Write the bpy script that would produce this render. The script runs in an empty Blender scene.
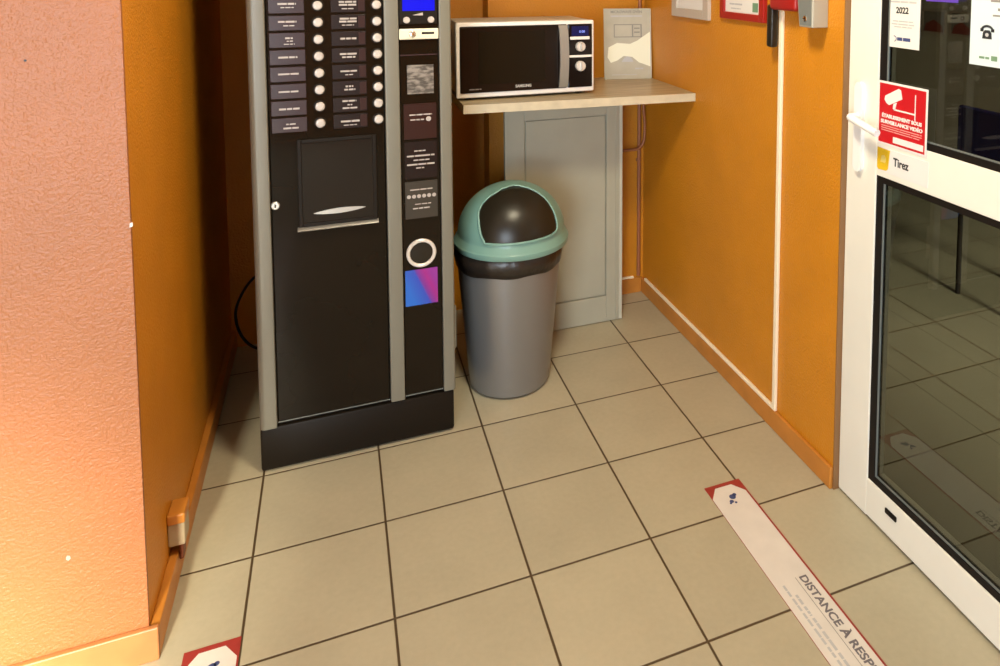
import bpy, bmesh, math, random
from mathutils import Vector, Matrix
random.seed(7)
S = bpy.context.scene
COL = S.collection
PI = math.pi

# ------------------------------------------------------------------ camera
cam_d = bpy.data.cameras.new('camera')
cam = bpy.data.objects.new('camera', cam_d); COL.objects.link(cam)
cam_d.sensor_width = 36.0
cam_d.lens = 735.444 / 1000 * 36.0
cam_d.shift_x = (500 - 633.32) / 1000
cam_d.shift_y = (21.64 - 333) / 1000
cam_d.clip_start = 0.02
_r = Vector((0.92585929, -0.37784011, 0.00462786))
_d = Vector((-0.02308981, -0.06879517, -0.99736357))
_f = Vector((0.37716234, 0.92331147, -0.07241891))
cam.matrix_world = Matrix(((_r.x, -_d.x, -_f.x, 0.23050),
                           (_r.y, -_d.y, -_f.y, -2.74232),
                           (_r.z, -_d.z, -_f.z, 1.55493),
                           (0, 0, 0, 1)))
S.camera = cam

# ------------------------------------------------------------------ light
S.view_settings.view_transform = 'Standard'
S.view_settings.look = 'None'
S.view_settings.gamma = 1.0
S.view_settings.use_curve_mapping = False
S.view_settings.exposure = 0.0
world = bpy.data.worlds.new('world'); S.world = world
world.use_nodes = True
world.node_tree.nodes['Background'].inputs[0].default_value = (0.75, 0.86, 1.0, 1)
world.node_tree.nodes['Background'].inputs[1].default_value = 0.25

def area(name, loc, direction, sx, sy, power, color, spread=PI):
    l = bpy.data.lights.new(name, 'AREA'); l.shape = 'RECTANGLE'
    l.size = sx; l.size_y = sy; l.energy = power; l.color = color; l.spread = spread
    o = bpy.data.objects.new(name, l); COL.objects.link(o)
    o.location = loc
    o.rotation_euler = Vector(direction).to_track_quat('-Z', 'Y').to_euler()
    return o
# the ceiling panel in front of the machine
area('ceiling_lamp_light', (0.70, -1.32, 2.485), (0, 0, -1), 0.30, 0.30, 37, (1.0, 0.88, 0.63))
# daylight entering by the glazed entrance behind the camera, to its left
area('daylight', (-1.35, -4.93, 1.15), (0.25, 1, -0.12), 1.5, 2.0, 180, (0.78, 0.90, 1.0))
sun_d = bpy.data.lights.new('sun', 'SUN'); sun_d.energy = 25.0; sun_d.angle = math.radians(12)
sun_d.color = (1.0, 0.93, 0.70)
sun = bpy.data.objects.new('sun', sun_d); COL.objects.link(sun)
sun.rotation_euler = Vector((0.30, 4.1, -1.84)).to_track_quat('-Z', 'Y').to_euler()

# ------------------------------------------------------------------ materials
def newmat(name):
    m = bpy.data.materials.new(name); m.use_nodes = True
    nt = m.node_tree
    return m, nt, nt.nodes['Principled BSDF']
def pbr(name, color, rough=0.5, metal=0.0, bump=0.0, bscale=200, var=0.0, vscale=8, coat=0.0, emit=None, spec=0.5, detail=2.0):
    m, nt, b = newmat(name)
    b.inputs['Base Color'].default_value = (*color, 1)
    b.inputs['Roughness'].default_value = rough
    b.inputs['Metallic'].default_value = metal
    b.inputs['Specular IOR Level'].default_value = spec
    if coat: b.inputs['Coat Weight'].default_value = coat; b.inputs['Coat Roughness'].default_value = 0.05
    tc = nt.nodes.new('ShaderNodeTexCoord')
    if var:
        n = nt.nodes.new('ShaderNodeTexNoise'); n.inputs['Scale'].default_value = vscale; n.inputs['Detail'].default_value = 4
        nt.links.new(tc.outputs['Object'], n.inputs['Vector'])
        r = nt.nodes.new('ShaderNodeValToRGB')
        r.color_ramp.elements[0].position = 0.3; r.color_ramp.elements[1].position = 0.7
        r.color_ramp.elements[0].color = (*[c * (1 - var) for c in color], 1)
        r.color_ramp.elements[1].color = (*[min(1, c * (1 + var)) for c in color], 1)
        nt.links.new(n.outputs['Fac'], r.inputs['Fac']); nt.links.new(r.outputs['Color'], b.inputs['Base Color'])
    if bump:
        n = nt.nodes.new('ShaderNodeTexNoise'); n.inputs['Scale'].default_value = bscale; n.inputs['Detail'].default_value = detail
        nt.links.new(tc.outputs['Object'], n.inputs['Vector'])
        bp = nt.nodes.new('ShaderNodeBump'); bp.inputs['Strength'].default_value = bump; bp.inputs['Distance'].default_value = 0.004
        nt.links.new(n.outputs['Fac'], bp.inputs['Height']); nt.links.new(bp.outputs['Normal'], b.inputs['Normal'])
    if emit:
        b.inputs['Emission Color'].default_value = (*emit[0], 1); b.inputs['Emission Strength'].default_value = emit[1]
    return m

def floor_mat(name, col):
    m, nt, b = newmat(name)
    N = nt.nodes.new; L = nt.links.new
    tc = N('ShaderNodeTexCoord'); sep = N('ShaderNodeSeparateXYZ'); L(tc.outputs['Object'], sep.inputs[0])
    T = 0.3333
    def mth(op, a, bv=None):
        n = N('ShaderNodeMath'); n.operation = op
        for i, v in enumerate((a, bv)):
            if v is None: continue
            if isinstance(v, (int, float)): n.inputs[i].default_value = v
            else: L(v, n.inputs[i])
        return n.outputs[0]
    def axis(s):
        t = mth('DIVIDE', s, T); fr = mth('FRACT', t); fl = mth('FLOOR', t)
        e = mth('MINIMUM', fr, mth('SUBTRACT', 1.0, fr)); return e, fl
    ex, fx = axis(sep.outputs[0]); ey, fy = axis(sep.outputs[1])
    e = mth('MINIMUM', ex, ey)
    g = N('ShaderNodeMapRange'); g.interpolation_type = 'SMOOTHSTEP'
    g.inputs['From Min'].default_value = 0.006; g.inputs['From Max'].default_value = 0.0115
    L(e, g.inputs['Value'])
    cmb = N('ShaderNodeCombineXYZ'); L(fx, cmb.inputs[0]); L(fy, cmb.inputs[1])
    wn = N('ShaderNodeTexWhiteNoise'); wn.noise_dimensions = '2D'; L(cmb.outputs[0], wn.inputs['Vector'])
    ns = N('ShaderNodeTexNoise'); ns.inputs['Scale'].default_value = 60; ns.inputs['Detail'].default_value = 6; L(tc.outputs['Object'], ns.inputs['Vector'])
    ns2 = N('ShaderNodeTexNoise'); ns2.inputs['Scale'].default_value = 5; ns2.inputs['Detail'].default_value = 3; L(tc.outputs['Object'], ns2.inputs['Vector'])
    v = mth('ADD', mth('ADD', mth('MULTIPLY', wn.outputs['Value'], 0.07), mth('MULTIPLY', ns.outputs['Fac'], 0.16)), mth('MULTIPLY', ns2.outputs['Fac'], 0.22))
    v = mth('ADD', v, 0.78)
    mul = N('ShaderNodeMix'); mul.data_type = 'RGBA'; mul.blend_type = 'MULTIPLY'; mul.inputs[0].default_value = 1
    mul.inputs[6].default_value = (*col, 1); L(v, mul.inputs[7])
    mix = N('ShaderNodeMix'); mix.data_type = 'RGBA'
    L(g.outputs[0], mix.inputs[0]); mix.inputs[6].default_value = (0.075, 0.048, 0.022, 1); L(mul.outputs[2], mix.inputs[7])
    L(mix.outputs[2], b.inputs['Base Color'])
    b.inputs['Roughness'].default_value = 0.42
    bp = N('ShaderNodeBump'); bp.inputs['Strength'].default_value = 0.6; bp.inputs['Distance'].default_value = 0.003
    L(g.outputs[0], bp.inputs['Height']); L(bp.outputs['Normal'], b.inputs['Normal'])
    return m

def glass_mat():
    m = bpy.data.materials.new('door_glass'); m.use_nodes = True
    nt = m.node_tree; nt.nodes.clear()
    o = nt.nodes.new('ShaderNodeOutputMaterial')
    t = nt.nodes.new('ShaderNodeBsdfTransparent'); t.inputs[0].default_value = (0.46, 0.46, 0.42, 1)
    g = nt.nodes.new('ShaderNodeBsdfGlossy'); g.inputs['Roughness'].default_value = 0.02; g.inputs['Color'].default_value = (0.9, 0.95, 0.95, 1)
    fr = nt.nodes.new('ShaderNodeFresnel'); fr.inputs['IOR'].default_value = 1.55
    mx = nt.nodes.new('ShaderNodeMixShader')
    ge = nt.nodes.new('ShaderNodeNewGeometry'); iv = nt.nodes.new('ShaderNodeMath'); iv.operation = 'SUBTRACT'; iv.inputs[0].default_value = 1.0
    nt.links.new(ge.outputs['Backfacing'], iv.inputs[1])
    mu = nt.nodes.new('ShaderNodeMath'); mu.operation = 'MULTIPLY'; nt.links.new(fr.outputs[0], mu.inputs[0]); nt.links.new(iv.outputs[0], mu.inputs[1])
    nt.links.new(mu.outputs[0], mx.inputs[0]); nt.links.new(t.outputs[0], mx.inputs[1]); nt.links.new(g.outputs[0], mx.inputs[2])
    nt.links.new(mx.outputs[0], o.inputs[0])
    return m

def wood_mat():
    m, nt, b = newmat('shelf_laminate')
    tc = nt.nodes.new('ShaderNodeTexCoord'); mp = nt.nodes.new('ShaderNodeMapping'); mp.inputs['Scale'].default_value = (2, 22, 22)
    n = nt.nodes.new('ShaderNodeTexNoise'); n.inputs['Scale'].default_value = 2.2; n.inputs['Detail'].default_value = 5; n.inputs['Distortion'].default_value = 0.6
    r = nt.nodes.new('ShaderNodeValToRGB')
    r.color_ramp.elements[0].position = 0.3; r.color_ramp.elements[0].color = (0.34, 0.25, 0.13, 1)
    r.color_ramp.elements[1].position = 0.75; r.color_ramp.elements[1].color = (0.53, 0.43, 0.27, 1)
    nt.links.new(tc.outputs['Object'], mp.inputs[0]); nt.links.new(mp.outputs[0], n.inputs['Vector'])
    nt.links.new(n.outputs['Fac'], r.inputs[0]); nt.links.new(r.outputs[0], b.inputs['Base Color'])
    b.inputs['Roughness'].default_value = 0.38
    return m

M = {}
M['orange'] = pbr('orange_paint', (0.58, 0.222, 0.010), 0.45, bump=0.7, bscale=140, var=0.06, vscale=5, spec=0.5)
M['orange_daylit'] = pbr('orange_paint_daylit', (0.36, 0.125, 0.042), 0.42, bump=0.55, bscale=185, var=0.05, vscale=4, detail=1.5)  # the orange wall paint with cool daylight sheen mixed into its colour
M['orange_base'] = pbr('orange_gloss_paint', (0.52, 0.20, 0.030), 0.4, bump=0.1, bscale=30, var=0.10, vscale=12)
M['orange_base_daylit'] = pbr('orange_gloss_paint_daylit', (0.42, 0.165, 0.055), 0.4, bump=0.1, bscale=30, var=0.10, vscale=12)  # orange baseboard gloss, tinted to follow the daylit wall colour
M['orange_pipe'] = pbr('orange_brown_paint', (0.32, 0.11, 0.04), 0.45)
M['white_wall'] = pbr('cream_wall_paint', (0.34, 0.30, 0.24), 0.7, bump=0.1, bscale=80)
M['ceiling'] = pbr('ceiling_paint', (0.42, 0.40, 0.36), 0.8, bump=0.1, bscale=100)
M['floor'] = floor_mat('floor_tiles', (0.435, 0.385, 0.272))
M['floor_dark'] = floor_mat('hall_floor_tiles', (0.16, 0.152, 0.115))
M['glass'] = glass_mat()
M['wood'] = wood_mat()
M['wood_edge'] = pbr('shelf_edge_band', (0.56, 0.48, 0.34), 0.4, var=0.1, vscale=20)
M['white_upvc'] = pbr('white_door_plastic', (0.80, 0.79, 0.71), 0.35, var=0.02, vscale=6)
M['handle_white'] = pbr('white_handle_plastic', (0.86, 0.87, 0.86), 0.3)
M['gasket'] = pbr('dark_rubber_gasket', (0.008, 0.006, 0.005), 0.6, spec=0.2)
M['black_gloss'] = pbr('machine_black_gloss', (0.009, 0.006, 0.0035), 0.10, var=0.15, vscale=3, spec=0.22)
M['black_flap'] = pbr('black_satin_plastic', (0.016, 0.012, 0.007), 0.33, spec=0.35)
M['black_matte'] = pbr('black_matte_plastic', (0.011, 0.0075, 0.0045), 0.5, spec=0.14, bump=0.05, bscale=300)
M['black_win'] = pbr('smoked_window', (0.014, 0.011, 0.009), 0.08, coat=0.1, spec=0.3)
M['silver'] = pbr('silver_grey_trim', (0.18, 0.17, 0.133), 0.38, metal=0.1, var=0.04, vscale=4)
M['chrome'] = pbr('chrome', (0.80, 0.78, 0.74), 0.16, metal=1.0)
M['ring'] = pbr('satin_chrome', (0.74, 0.69, 0.63), 0.35, metal=0.3)
M['steel'] = pbr('brushed_steel', (0.50, 0.48, 0.44), 0.38, metal=0.8)
M['button'] = pbr('pearl_button_plastic', (0.52, 0.47, 0.43), 0.28)
M['label_plate'] = pbr('brown_label_plate', (0.040, 0.023, 0.025), 0.25, spec=0.32)
M['label_dark'] = pbr('dark_label_plate', (0.015, 0.009, 0.008), 0.25, spec=0.3)
M['label_red'] = pbr('red_brown_label', (0.030, 0.010, 0.007), 0.3, spec=0.3)
M['plate_grey'] = pbr('grey_brown_plate', (0.040, 0.034, 0.026), 0.3)
M['ink_light'] = pbr('light_lettering', (0.42, 0.37, 0.34), 0.5)
M['ink_dim'] = pbr('dim_lettering', (0.22, 0.19, 0.18), 0.5)
M['lcd'] = pbr('blue_display', (0.0, 0.0, 0.06), 0.4, emit=((0.0, 0.0, 1.0), 0.85), spec=0.2)
M['lcd_dim'] = pbr('small_blue_display', (0.006, 0.006, 0.03), 0.3, emit=((0.01, 0.02, 0.2), 0.25), spec=0.2)
M['lcd_text'] = pbr('display_digits', (0.2, 0.3, 0.9), 0.3, emit=((0.25, 0.35, 1.0), 0.8))
M['cream_metal'] = pbr('coin_slot_metal', (0.80, 0.74, 0.56), 0.35, metal=0.1)
M['mw_white'] = pbr('microwave_white_enamel', (0.86, 0.81, 0.76), 0.35)
M['mw_side'] = pbr('microwave_case_metal', (0.55, 0.50, 0.42), 0.4)
M['mw_black'] = pbr('microwave_black_glass', (0.010, 0.006, 0.0045), 0.12, spec=0.22)
M['mw_logo'] = pbr('silver_wordmark', (0.55, 0.53, 0.50), 0.35)
M['paper'] = pbr('white_paper', (0.76, 0.74, 0.70), 0.6)
M['paper_cool'] = pbr('cool_white_paper', (0.62, 0.72, 0.76), 0.55)
M['leaf_paper'] = pbr('glossy_cover_paper', (0.50, 0.47, 0.38), 0.25, var=0.06, vscale=15)
M['leaf_glare'] = pbr('pale_cover_glare', (0.88, 0.87, 0.70), 0.25)
M['ink_grey'] = pbr('grey_print', (0.25, 0.24, 0.22), 0.5)
M['ink_pale'] = pbr('pale_grey_print', (0.48, 0.48, 0.49), 0.5)
M['ink_black'] = pbr('black_print', (0.02, 0.025, 0.03), 0.5)
M['ink_blue'] = pbr('navy_print', (0.05, 0.07, 0.19), 0.5)
M['ink_tape'] = pbr('faded_grey_print', (0.15, 0.135, 0.15), 0.5)
M['ink_green'] = pbr('green_print', (0.16, 0.28, 0.17), 0.5)
M['red'] = pbr('red_enamel', (0.34, 0.013, 0.010), 0.35)
M['red_sign'] = pbr('red_sign_vinyl', (0.52, 0.010, 0.016), 0.35)
M['red_tape'] = pbr('red_tape_vinyl', (0.32, 0.034, 0.027), 0.45, var=0.08, vscale=30)
M['white_tape'] = pbr('white_tape_vinyl', (0.70, 0.65, 0.60), 0.42, var=0.05, vscale=14)
M['white_vinyl'] = pbr('white_vinyl', (0.78, 0.76, 0.74), 0.4)
M['yellow'] = pbr('yellow_print', (0.75, 0.50, 0.02), 0.4)
M['yellow_pale'] = pbr('pale_yellow_print', (0.82, 0.66, 0.18), 0.4)
M['purple'] = pbr('purple_vinyl', (0.10, 0.05, 0.40), 0.4)
M['bin_grey'] = pbr('bin_silver_plastic', (0.27, 0.265, 0.26), 0.33, metal=0.6, bump=0.02, bscale=500)
M['mint'] = pbr('mint_green_plastic', (0.175, 0.315, 0.265), 0.35)
M['bag'] = pbr('black_bin_liner', (0.022, 0.016, 0.012), 0.35, bump=0.5, bscale=40)
M['panel_grey'] = pbr('greige_painted_board', (0.36, 0.345, 0.268), 0.45, var=0.04, vscale=6)
M['panel_edge'] = pbr('pale_edge_band', (0.50, 0.48, 0.39), 0.4)
M['trunk'] = pbr('ivory_cable_trunking', (0.92, 0.80, 0.60), 0.4)
M['cream_plastic'] = pbr('cream_outlet_plastic', (0.42, 0.34, 0.23), 0.4)
M['grey_frame'] = pbr('grey_frame_plastic', (0.50, 0.43, 0.36), 0.4)
M['grey_metal'] = pbr('grey_painted_metal', (0.42, 0.40, 0.33), 0.4, metal=0.2)
M['grey_dark'] = pbr('dark_grey_metal', (0.22, 0.24, 0.23), 0.4, metal=0.3)
M['lamp_glow'] = pbr('lamp_diffuser', (0.9, 0.9, 0.85), 0.5, emit=((1.0, 0.86, 0.62), 3.0))
M['chair_blue'] = pbr('dark_blue_plastic', (0.02, 0.025, 0.16), 0.5)
M['hall_wall'] = pbr('dim_hall_paint', (0.55, 0.53, 0.44), 0.7)
M['picture_red'] = pbr('red_brown_print', (0.30, 0.06, 0.04), 0.5)
def sticker_mat():
    m, nt, b = newmat('blue_magenta_sticker')
    tc = nt.nodes.new('ShaderNodeTexCoord'); sp = nt.nodes.new('ShaderNodeSeparateXYZ'); nt.links.new(tc.outputs['Object'], sp.inputs[0])
    a = nt.nodes.new('ShaderNodeMath'); a.operation = 'MULTIPLY_ADD'; a.inputs[1].default_value = 0.45; nt.links.new(sp.outputs[2], a.inputs[0]); nt.links.new(sp.outputs[0], a.inputs[2])
    mr = nt.nodes.new('ShaderNodeMapRange'); mr.inputs['From Min'].default_value = -0.045; mr.inputs['From Max'].default_value = 0.05
    nt.links.new(a.outputs[0], mr.inputs['Value'])
    r = nt.nodes.new('ShaderNodeValToRGB')
    e = r.color_ramp.elements
    e[0].position = 0; e[0].color = (0.02, 0.13, 0.55, 1)
    e[1].position = 1; e[1].color = (0.25, 0.03, 0.28, 1)
    k = r.color_ramp.elements.new(0.48); k.color = (0.035, 0.07, 0.45, 1)
    k = r.color_ramp.elements.new(0.56); k.color = (0.16, 0.035, 0.30, 1)
    k = r.color_ramp.elements.new(0.8); k.color = (0.32, 0.02, 0.22, 1)
    nt.links.new(mr.outputs[0], r.inputs[0]); nt.links.new(r.outputs[0], b.inputs['Base Color']); b.inputs['Roughness'].default_value = 0.3
    return m
M['sticker'] = sticker_mat()
def grille_mat():
    m, nt, b = newmat('info_print')
    tc = nt.nodes.new('ShaderNodeTexCoord')
    n = nt.nodes.new('ShaderNodeTexNoise'); n.inputs['Scale'].default_value = 70; n.inputs['Detail'].default_value = 4
    mp = nt.nodes.new('ShaderNodeMapping'); mp.inputs['Scale'].default_value = (0.6, 1, 1.6)
    nt.links.new(tc.outputs['Object'], mp.inputs[0]); nt.links.new(mp.outputs[0], n.inputs['Vector'])
    r = nt.nodes.new('ShaderNodeValToRGB'); r.color_ramp.elements[0].position = 0.42; r.color_ramp.elements[1].position = 0.62
    r.color_ramp.elements[0].color = (0.07, 0.06, 0.05, 1); r.color_ramp.elements[1].color = (0.26, 0.23, 0.20, 1)
    nt.links.new(n.outputs['Fac'], r.inputs[0]); nt.links.new(r.outputs[0], b.inputs['Base Color']); b.inputs['Roughness'].default_value = 0.35
    return m
M['info_print'] = grille_mat()

# ------------------------------------------------------------------ helpers
ORG = {}
def empty(name, loc, label=None, cat=None, group=None, kind=None):
    o = bpy.data.objects.new(name, None); COL.objects.link(o)
    o.location = loc; o.empty_display_size = 0.1
    ORG[o.name] = Vector(loc)
    tag(o, label, cat, group, kind)
    return o
def tag(o, label=None, cat=None, group=None, kind=None):
    if label: o['label'] = label
    if cat: o['category'] = cat
    if group: o['group'] = group
    if kind: o['kind'] = kind
    return o
def mesh(name, bm, mat, parent=None, org=None, smooth=False, label=None):
    """link a bmesh given in world coordinates as one object"""
    if org is None: org = ORG[parent.name] if parent else Vector((0, 0, 0))
    org = Vector(org)
    bmesh.ops.translate(bm, verts=bm.verts, vec=-org)
    bmesh.ops.recalc_face_normals(bm, faces=bm.faces)
    me = bpy.data.meshes.new(name); bm.to_mesh(me); bm.free()
    mats = mat if isinstance(mat, (list, tuple)) else [mat]
    for m in mats: me.materials.append(m)
    if smooth:
        me.polygons.foreach_set('use_smooth', [True] * len(me.polygons))
        me.set_sharp_from_angle(angle=math.radians(38))
    o = bpy.data.objects.new(name, me); COL.objects.link(o)
    if parent:
        o.parent = parent; o.location = org - ORG[parent.name]
    else: o.location = org
    ORG[o.name] = org
    if label: o['label'] = label
    return o
def struct(name, bm, mat, parent=None):
    o = mesh(name, bm, mat, parent)
    if not parent: o['kind'] = 'structure'
    return o
def B(): return bmesh.new()
def merge(dst, src):
    me = bpy.data.meshes.new('tmp'); src.to_mesh(me); src.free(); dst.from_mesh(me); bpy.data.meshes.remove(me)
def box(bm, x0, x1, y0, y1, z0, z1, bev=0.0, seg=2):
    t = B()
    bmesh.ops.create_cube(t, size=1)
    for v in t.verts:
        v.co = Vector((x0 + (v.co.x + .5) * (x1 - x0), y0 + (v.co.y + .5) * (y1 - y0), z0 + (v.co.z + .5) * (z1 - z0)))
    if bev: bmesh.ops.bevel(t, geom=t.edges[:], offset=bev, segments=seg, affect='EDGES', profile=0.5, clamp_overlap=True)
    merge(bm, t); return bm
def bx(*a, **k): return box(B(), *a, **k)
def prism(bm, poly, axis, a0, a1):
    """poly: 2-D points; axis 'x','y','z' is the extrusion axis between a0 and a1"""
    def p(u, v, a):
        return {'x': (a, u, v), 'y': (u, a, v), 'z': (u, v, a)}[axis]
    t = B()
    lo = [t.verts.new(p(u, v, a0)) for u, v in poly]; hi = [t.verts.new(p(u, v, a1)) for u, v in poly]
    n = len(poly)
    t.faces.new(lo); t.faces.new(hi[::-1])
    for i in range(n): t.faces.new((lo[i], lo[(i + 1) % n], hi[(i + 1) % n], hi[i]))
    bmesh.ops.recalc_face_normals(t, faces=t.faces)
    merge(bm, t); return bm
def lathe(bm, prof, cx, cy, n=64, axis='z', base=0.0, cap=True, fn=None):
    """prof: (radius, height) along the axis from (cx,cy)"""
    t = B(); rings = []
    for r, h in prof:
        ring = []
        for i in range(n):
            a = 2 * PI * i / n
            rr = r if fn is None else fn(r, h, a)
            u, v = rr * math.cos(a), rr * math.sin(a)
            ring.append(t.verts.new({'z': (cx + u, cy + v, base + h), 'y': (cx + u, base + h, cy + v), 'x': (base + h, cx + u, cy + v)}[axis]))
        rings.append(ring)
    for A, C in zip(rings, rings[1:]):
        for i in range(n): t.faces.new((A[i], A[(i + 1) % n], C[(i + 1) % n], C[i]))
    if cap:
        t.faces.new(rings[0][::-1]); t.faces.new(rings[-1])
    merge(bm, t); return bm
def tube(bm, pts, r, n=12, closed=False):
    pts = [Vector(p) for p in pts]; N = len(pts); t = B(); rings = []
    up = None
    for i in range(N):
        if closed: d = (pts[(i + 1) % N] - pts[i - 1]).normalized()
        else: d = (pts[min(i + 1, N - 1)] - pts[max(i - 1, 0)]).normalized()
        if up is None:
            up = Vector((0, 0, 1)) if abs(d.z) < 0.9 else Vector((0, 1, 0))
        s = d.cross(up).normalized(); up = s.cross(d).normalized()
        rings.append([t.verts.new(pts[i] + r * (math.cos(2 * PI * k / n) * s + math.sin(2 * PI * k / n) * up)) for k in range(n)])
    for i in range(N if closed else N - 1):
        A, C = rings[i], rings[(i + 1) % N]
        for k in range(n): t.faces.new((A[k], A[(k + 1) % n], C[(k + 1) % n], C[k]))
    if not closed:
        t.faces.new(rings[0][::-1]); t.faces.new(rings[-1])
    merge(bm, t); return bm
def smooth_path(ctrl, n=10):
    P = [Vector(c) for c in ctrl]; P = [2 * P[0] - P[1]] + P + [2 * P[-1] - P[-2]]; out = []
    for i in range(1, len(P) - 2):
        for k in range(n):
            t = k / n
            out.append(0.5 * ((2 * P[i]) + (P[i + 1] - P[i - 1]) * t + (2 * P[i - 1] - 5 * P[i] + 4 * P[i + 1] - P[i + 2]) * t * t + (3 * P[i] - P[i - 1] - 3 * P[i + 1] + P[i + 2]) * t ** 3))
    out.append(P[-2]); return out
def text(name, s, size, org, xd, yd, mat, parent, align='CENTER', bold=0.0, depth=0.0004, width=None):
    c = bpy.data.curves.new('txt', 'FONT'); c.body = s; c.size = size; c.align_x = align; c.align_y = 'CENTER'
    c.offset = bold; c.extrude = depth; c.resolution_u = 3
    o = bpy.data.objects.new('txt', c); COL.objects.link(o)
    bpy.context.view_layer.update()
    me = bpy.data.meshes.new_from_object(o.evaluated_get(bpy.context.evaluated_depsgraph_get()))
    bpy.data.objects.remove(o); bpy.data.curves.remove(c)
    me.name = name
    xs = [v.co.x for v in me.vertices]; w = max(xs) - min(xs)
    k = 1.0 if width is None else width / w
    xd, yd = Vector(xd), Vector(yd); zd = xd.cross(yd)
    for v in me.vertices: v.co = xd * v.co.x * k + yd * v.co.y + zd * v.co.z
    me.materials.clear(); me.materials.append(mat)
    ob = bpy.data.objects.new(name, me); COL.objects.link(ob)
    ob.parent = parent; ob.location = Vector(org) - ORG[parent.name]; ORG[ob.name] = Vector(org)
    return ob
def strokes(bm, org, xd, yd, lines, t=0.0006):
    """lines: (x0, x1, y, height) bars in the plane of a label, standing for lettering too small to read"""
    org, xd, yd = Vector(org), Vector(xd), Vector(yd); zd = xd.cross(yd)
    for x0, x1, y, h in lines:
        x = x0
        while x < x1 - 1e-5:                      # broken into words
            w = min(x1 - x, random.uniform(0.25, 0.6) * max(x1 - x0, 0.01))
            if x1 - (x + w) < 0.004: w = x1 - x
            q = B(); bmesh.ops.create_cube(q, size=1)
            for v in q.verts: v.co = org + xd * (x + (v.co.x + .5) * w) + yd * (y + v.co.y * h) + zd * (v.co.z * t)
            merge(bm, q); x += w + 0.0025
    return bm
def copy_tree(o, parent=None):
    c = o.copy(); COL.objects.link(c)
    if parent: c.parent = parent
    for ch in list(o.children): copy_tree(ch, c)
    return c

# ------------------------------------------------------------------ the room
XL, XR, YB, YN = -0.185, 1.585, 0.44, -0.90      # side walls, back wall, corner of the left return
H = 2.50
struct('floor', bx(-3.0, 1.66, -5.0, 2.0, -0.12, 0.0), M['floor'])
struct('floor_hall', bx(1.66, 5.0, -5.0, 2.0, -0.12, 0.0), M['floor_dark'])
struct('ceiling', bx(-3.0, 1.70, -5.0, 0.6, H, H + 0.1), M['ceiling'])
YR, XST = 0.56, 0.850                               # the wall steps back behind the machine
wb = bx(XST, XR + 0.12, YB, YR + 0.12, 0, H); box(wb, XL - 0.1, XST, YR, YR + 0.12, 0, H)
struct('wall_back', wb, M['orange'])
struct('wall_left', bx(XL - 0.12, XL, YN + 0.012, YR, 0, H), M['orange'])
struct('wall_left_front', bx(-3.0, XL, YN, YN + 0.012, 0, H), M['orange_daylit'])
struct('wall_right', bx(XR, XR + 0.12, -1.028, YB, 0, H), M['orange'])
struct('wall_right_lintel', bx(XR, XR + 0.12, -2.03, -1.028, 2.16, H), M['orange'])
struct('wall_right_front', bx(XR, XR + 0.12, -5.0, -2.03, 0, H), M['orange'])
struct('wall_far_left', bx(-3.1, -3.0, -5.0, YN + 0.1, 0, H), M['orange'])
# front wall behind the camera with the glazed entrance on its left
w = B()
box(w, -3.0, -2.15, -5.1, -5.0, 0, H); box(w, -0.55, 1.70, -5.1, -5.0, 0, H); box(w, -2.15, -0.55, -5.1, -5.0, 2.25, H)
struct('wall_front', w, M['orange'])
d2 = empty('door_2', (-1.35, -5.05, 0), kind='structure')
f = B()
box(f, -2.15, -2.08, -5.08, -5.02, 0, 2.25); box(f, -0.62, -0.55, -5.08, -5.02, 0, 2.25); box(f, -2.08, -0.62, -5.08, -5.02, 2.18, 2.25); box(f, -2.08, -0.62, -5.08, -5.02, 0, 0.12)
mesh('door_frame', f, M['white_upvc'], d2)
# baseboards
def bb(name, b, m='orange_base'): struct(name, b, M[m])
bb('baseboard_left', bx(XL, XL + 0.020, YN - 0.011, YR, 0, 0.072, bev=0.003))
bb('baseboard_left_front', bx(-3.0, XL + 0.020, YN - 0.013, YN, 0, 0.078, bev=0.003), 'orange_base_daylit')
bb('baseboard_right', bx(XR - 0.012, XR, -1.027, YB, 0, 0.068, bev=0.003))
bb('baseboard_back', bx(XST, XR - 0.012, YB - 0.012, YB, 0, 0.072, bev=0.003))
struct('trim_1', bx(XR - 0.002, XR + 0.022, -1.0325, -1.027, 0, 2.16, bev=0.001), pbr('brown_reveal_paint', (0.24, 0.12, 0.045), 0.5))
_wf = bpy.data.objects['wall_left_front']; ORG[_wf.name] = Vector((0, 0, 0))
def chip(cx, cz, pts, mat):
    mesh('paint_chip', prism(B(), [(cx + u, cz + v) for u, v in pts], 'y', YN - 0.0008, YN + 0.0005), mat, _wf)
chip(-0.325, 0.283, [(-0.004, -0.003), (0.0, -0.006), (0.004, -0.002), (0.003, 0.004), (-0.002, 0.006), (-0.004, 0.003)], pbr('pale_filler', (0.42, 0.34, 0.28), 0.6))
chip(-0.184, 0.998, [(-0.003, -0.005), (0.003, -0.004), (0.003, 0.006), (-0.002, 0.004)], M['paper'])
chip(-0.352, 1.362, [(0.0025 * math.cos(k), 0.0025 * math.sin(k)) for k in [PI * j / 5 for j in range(10)]], M['ink_black'])
# the hall behind the glass door
struct('wall_hall', bx(4.2, 4.3, -5.0, 2.0, 0, H), M['hall_wall'])
struct('wall_hall_back', bx(1.705, 4.2, 1.9, 2.0, 0, H), M['hall_wall'])
struct('ceiling_hall', bx(1.705, 4.3, -5.0, 2.0, H, H + 0.1), M['ceiling'])

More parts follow.
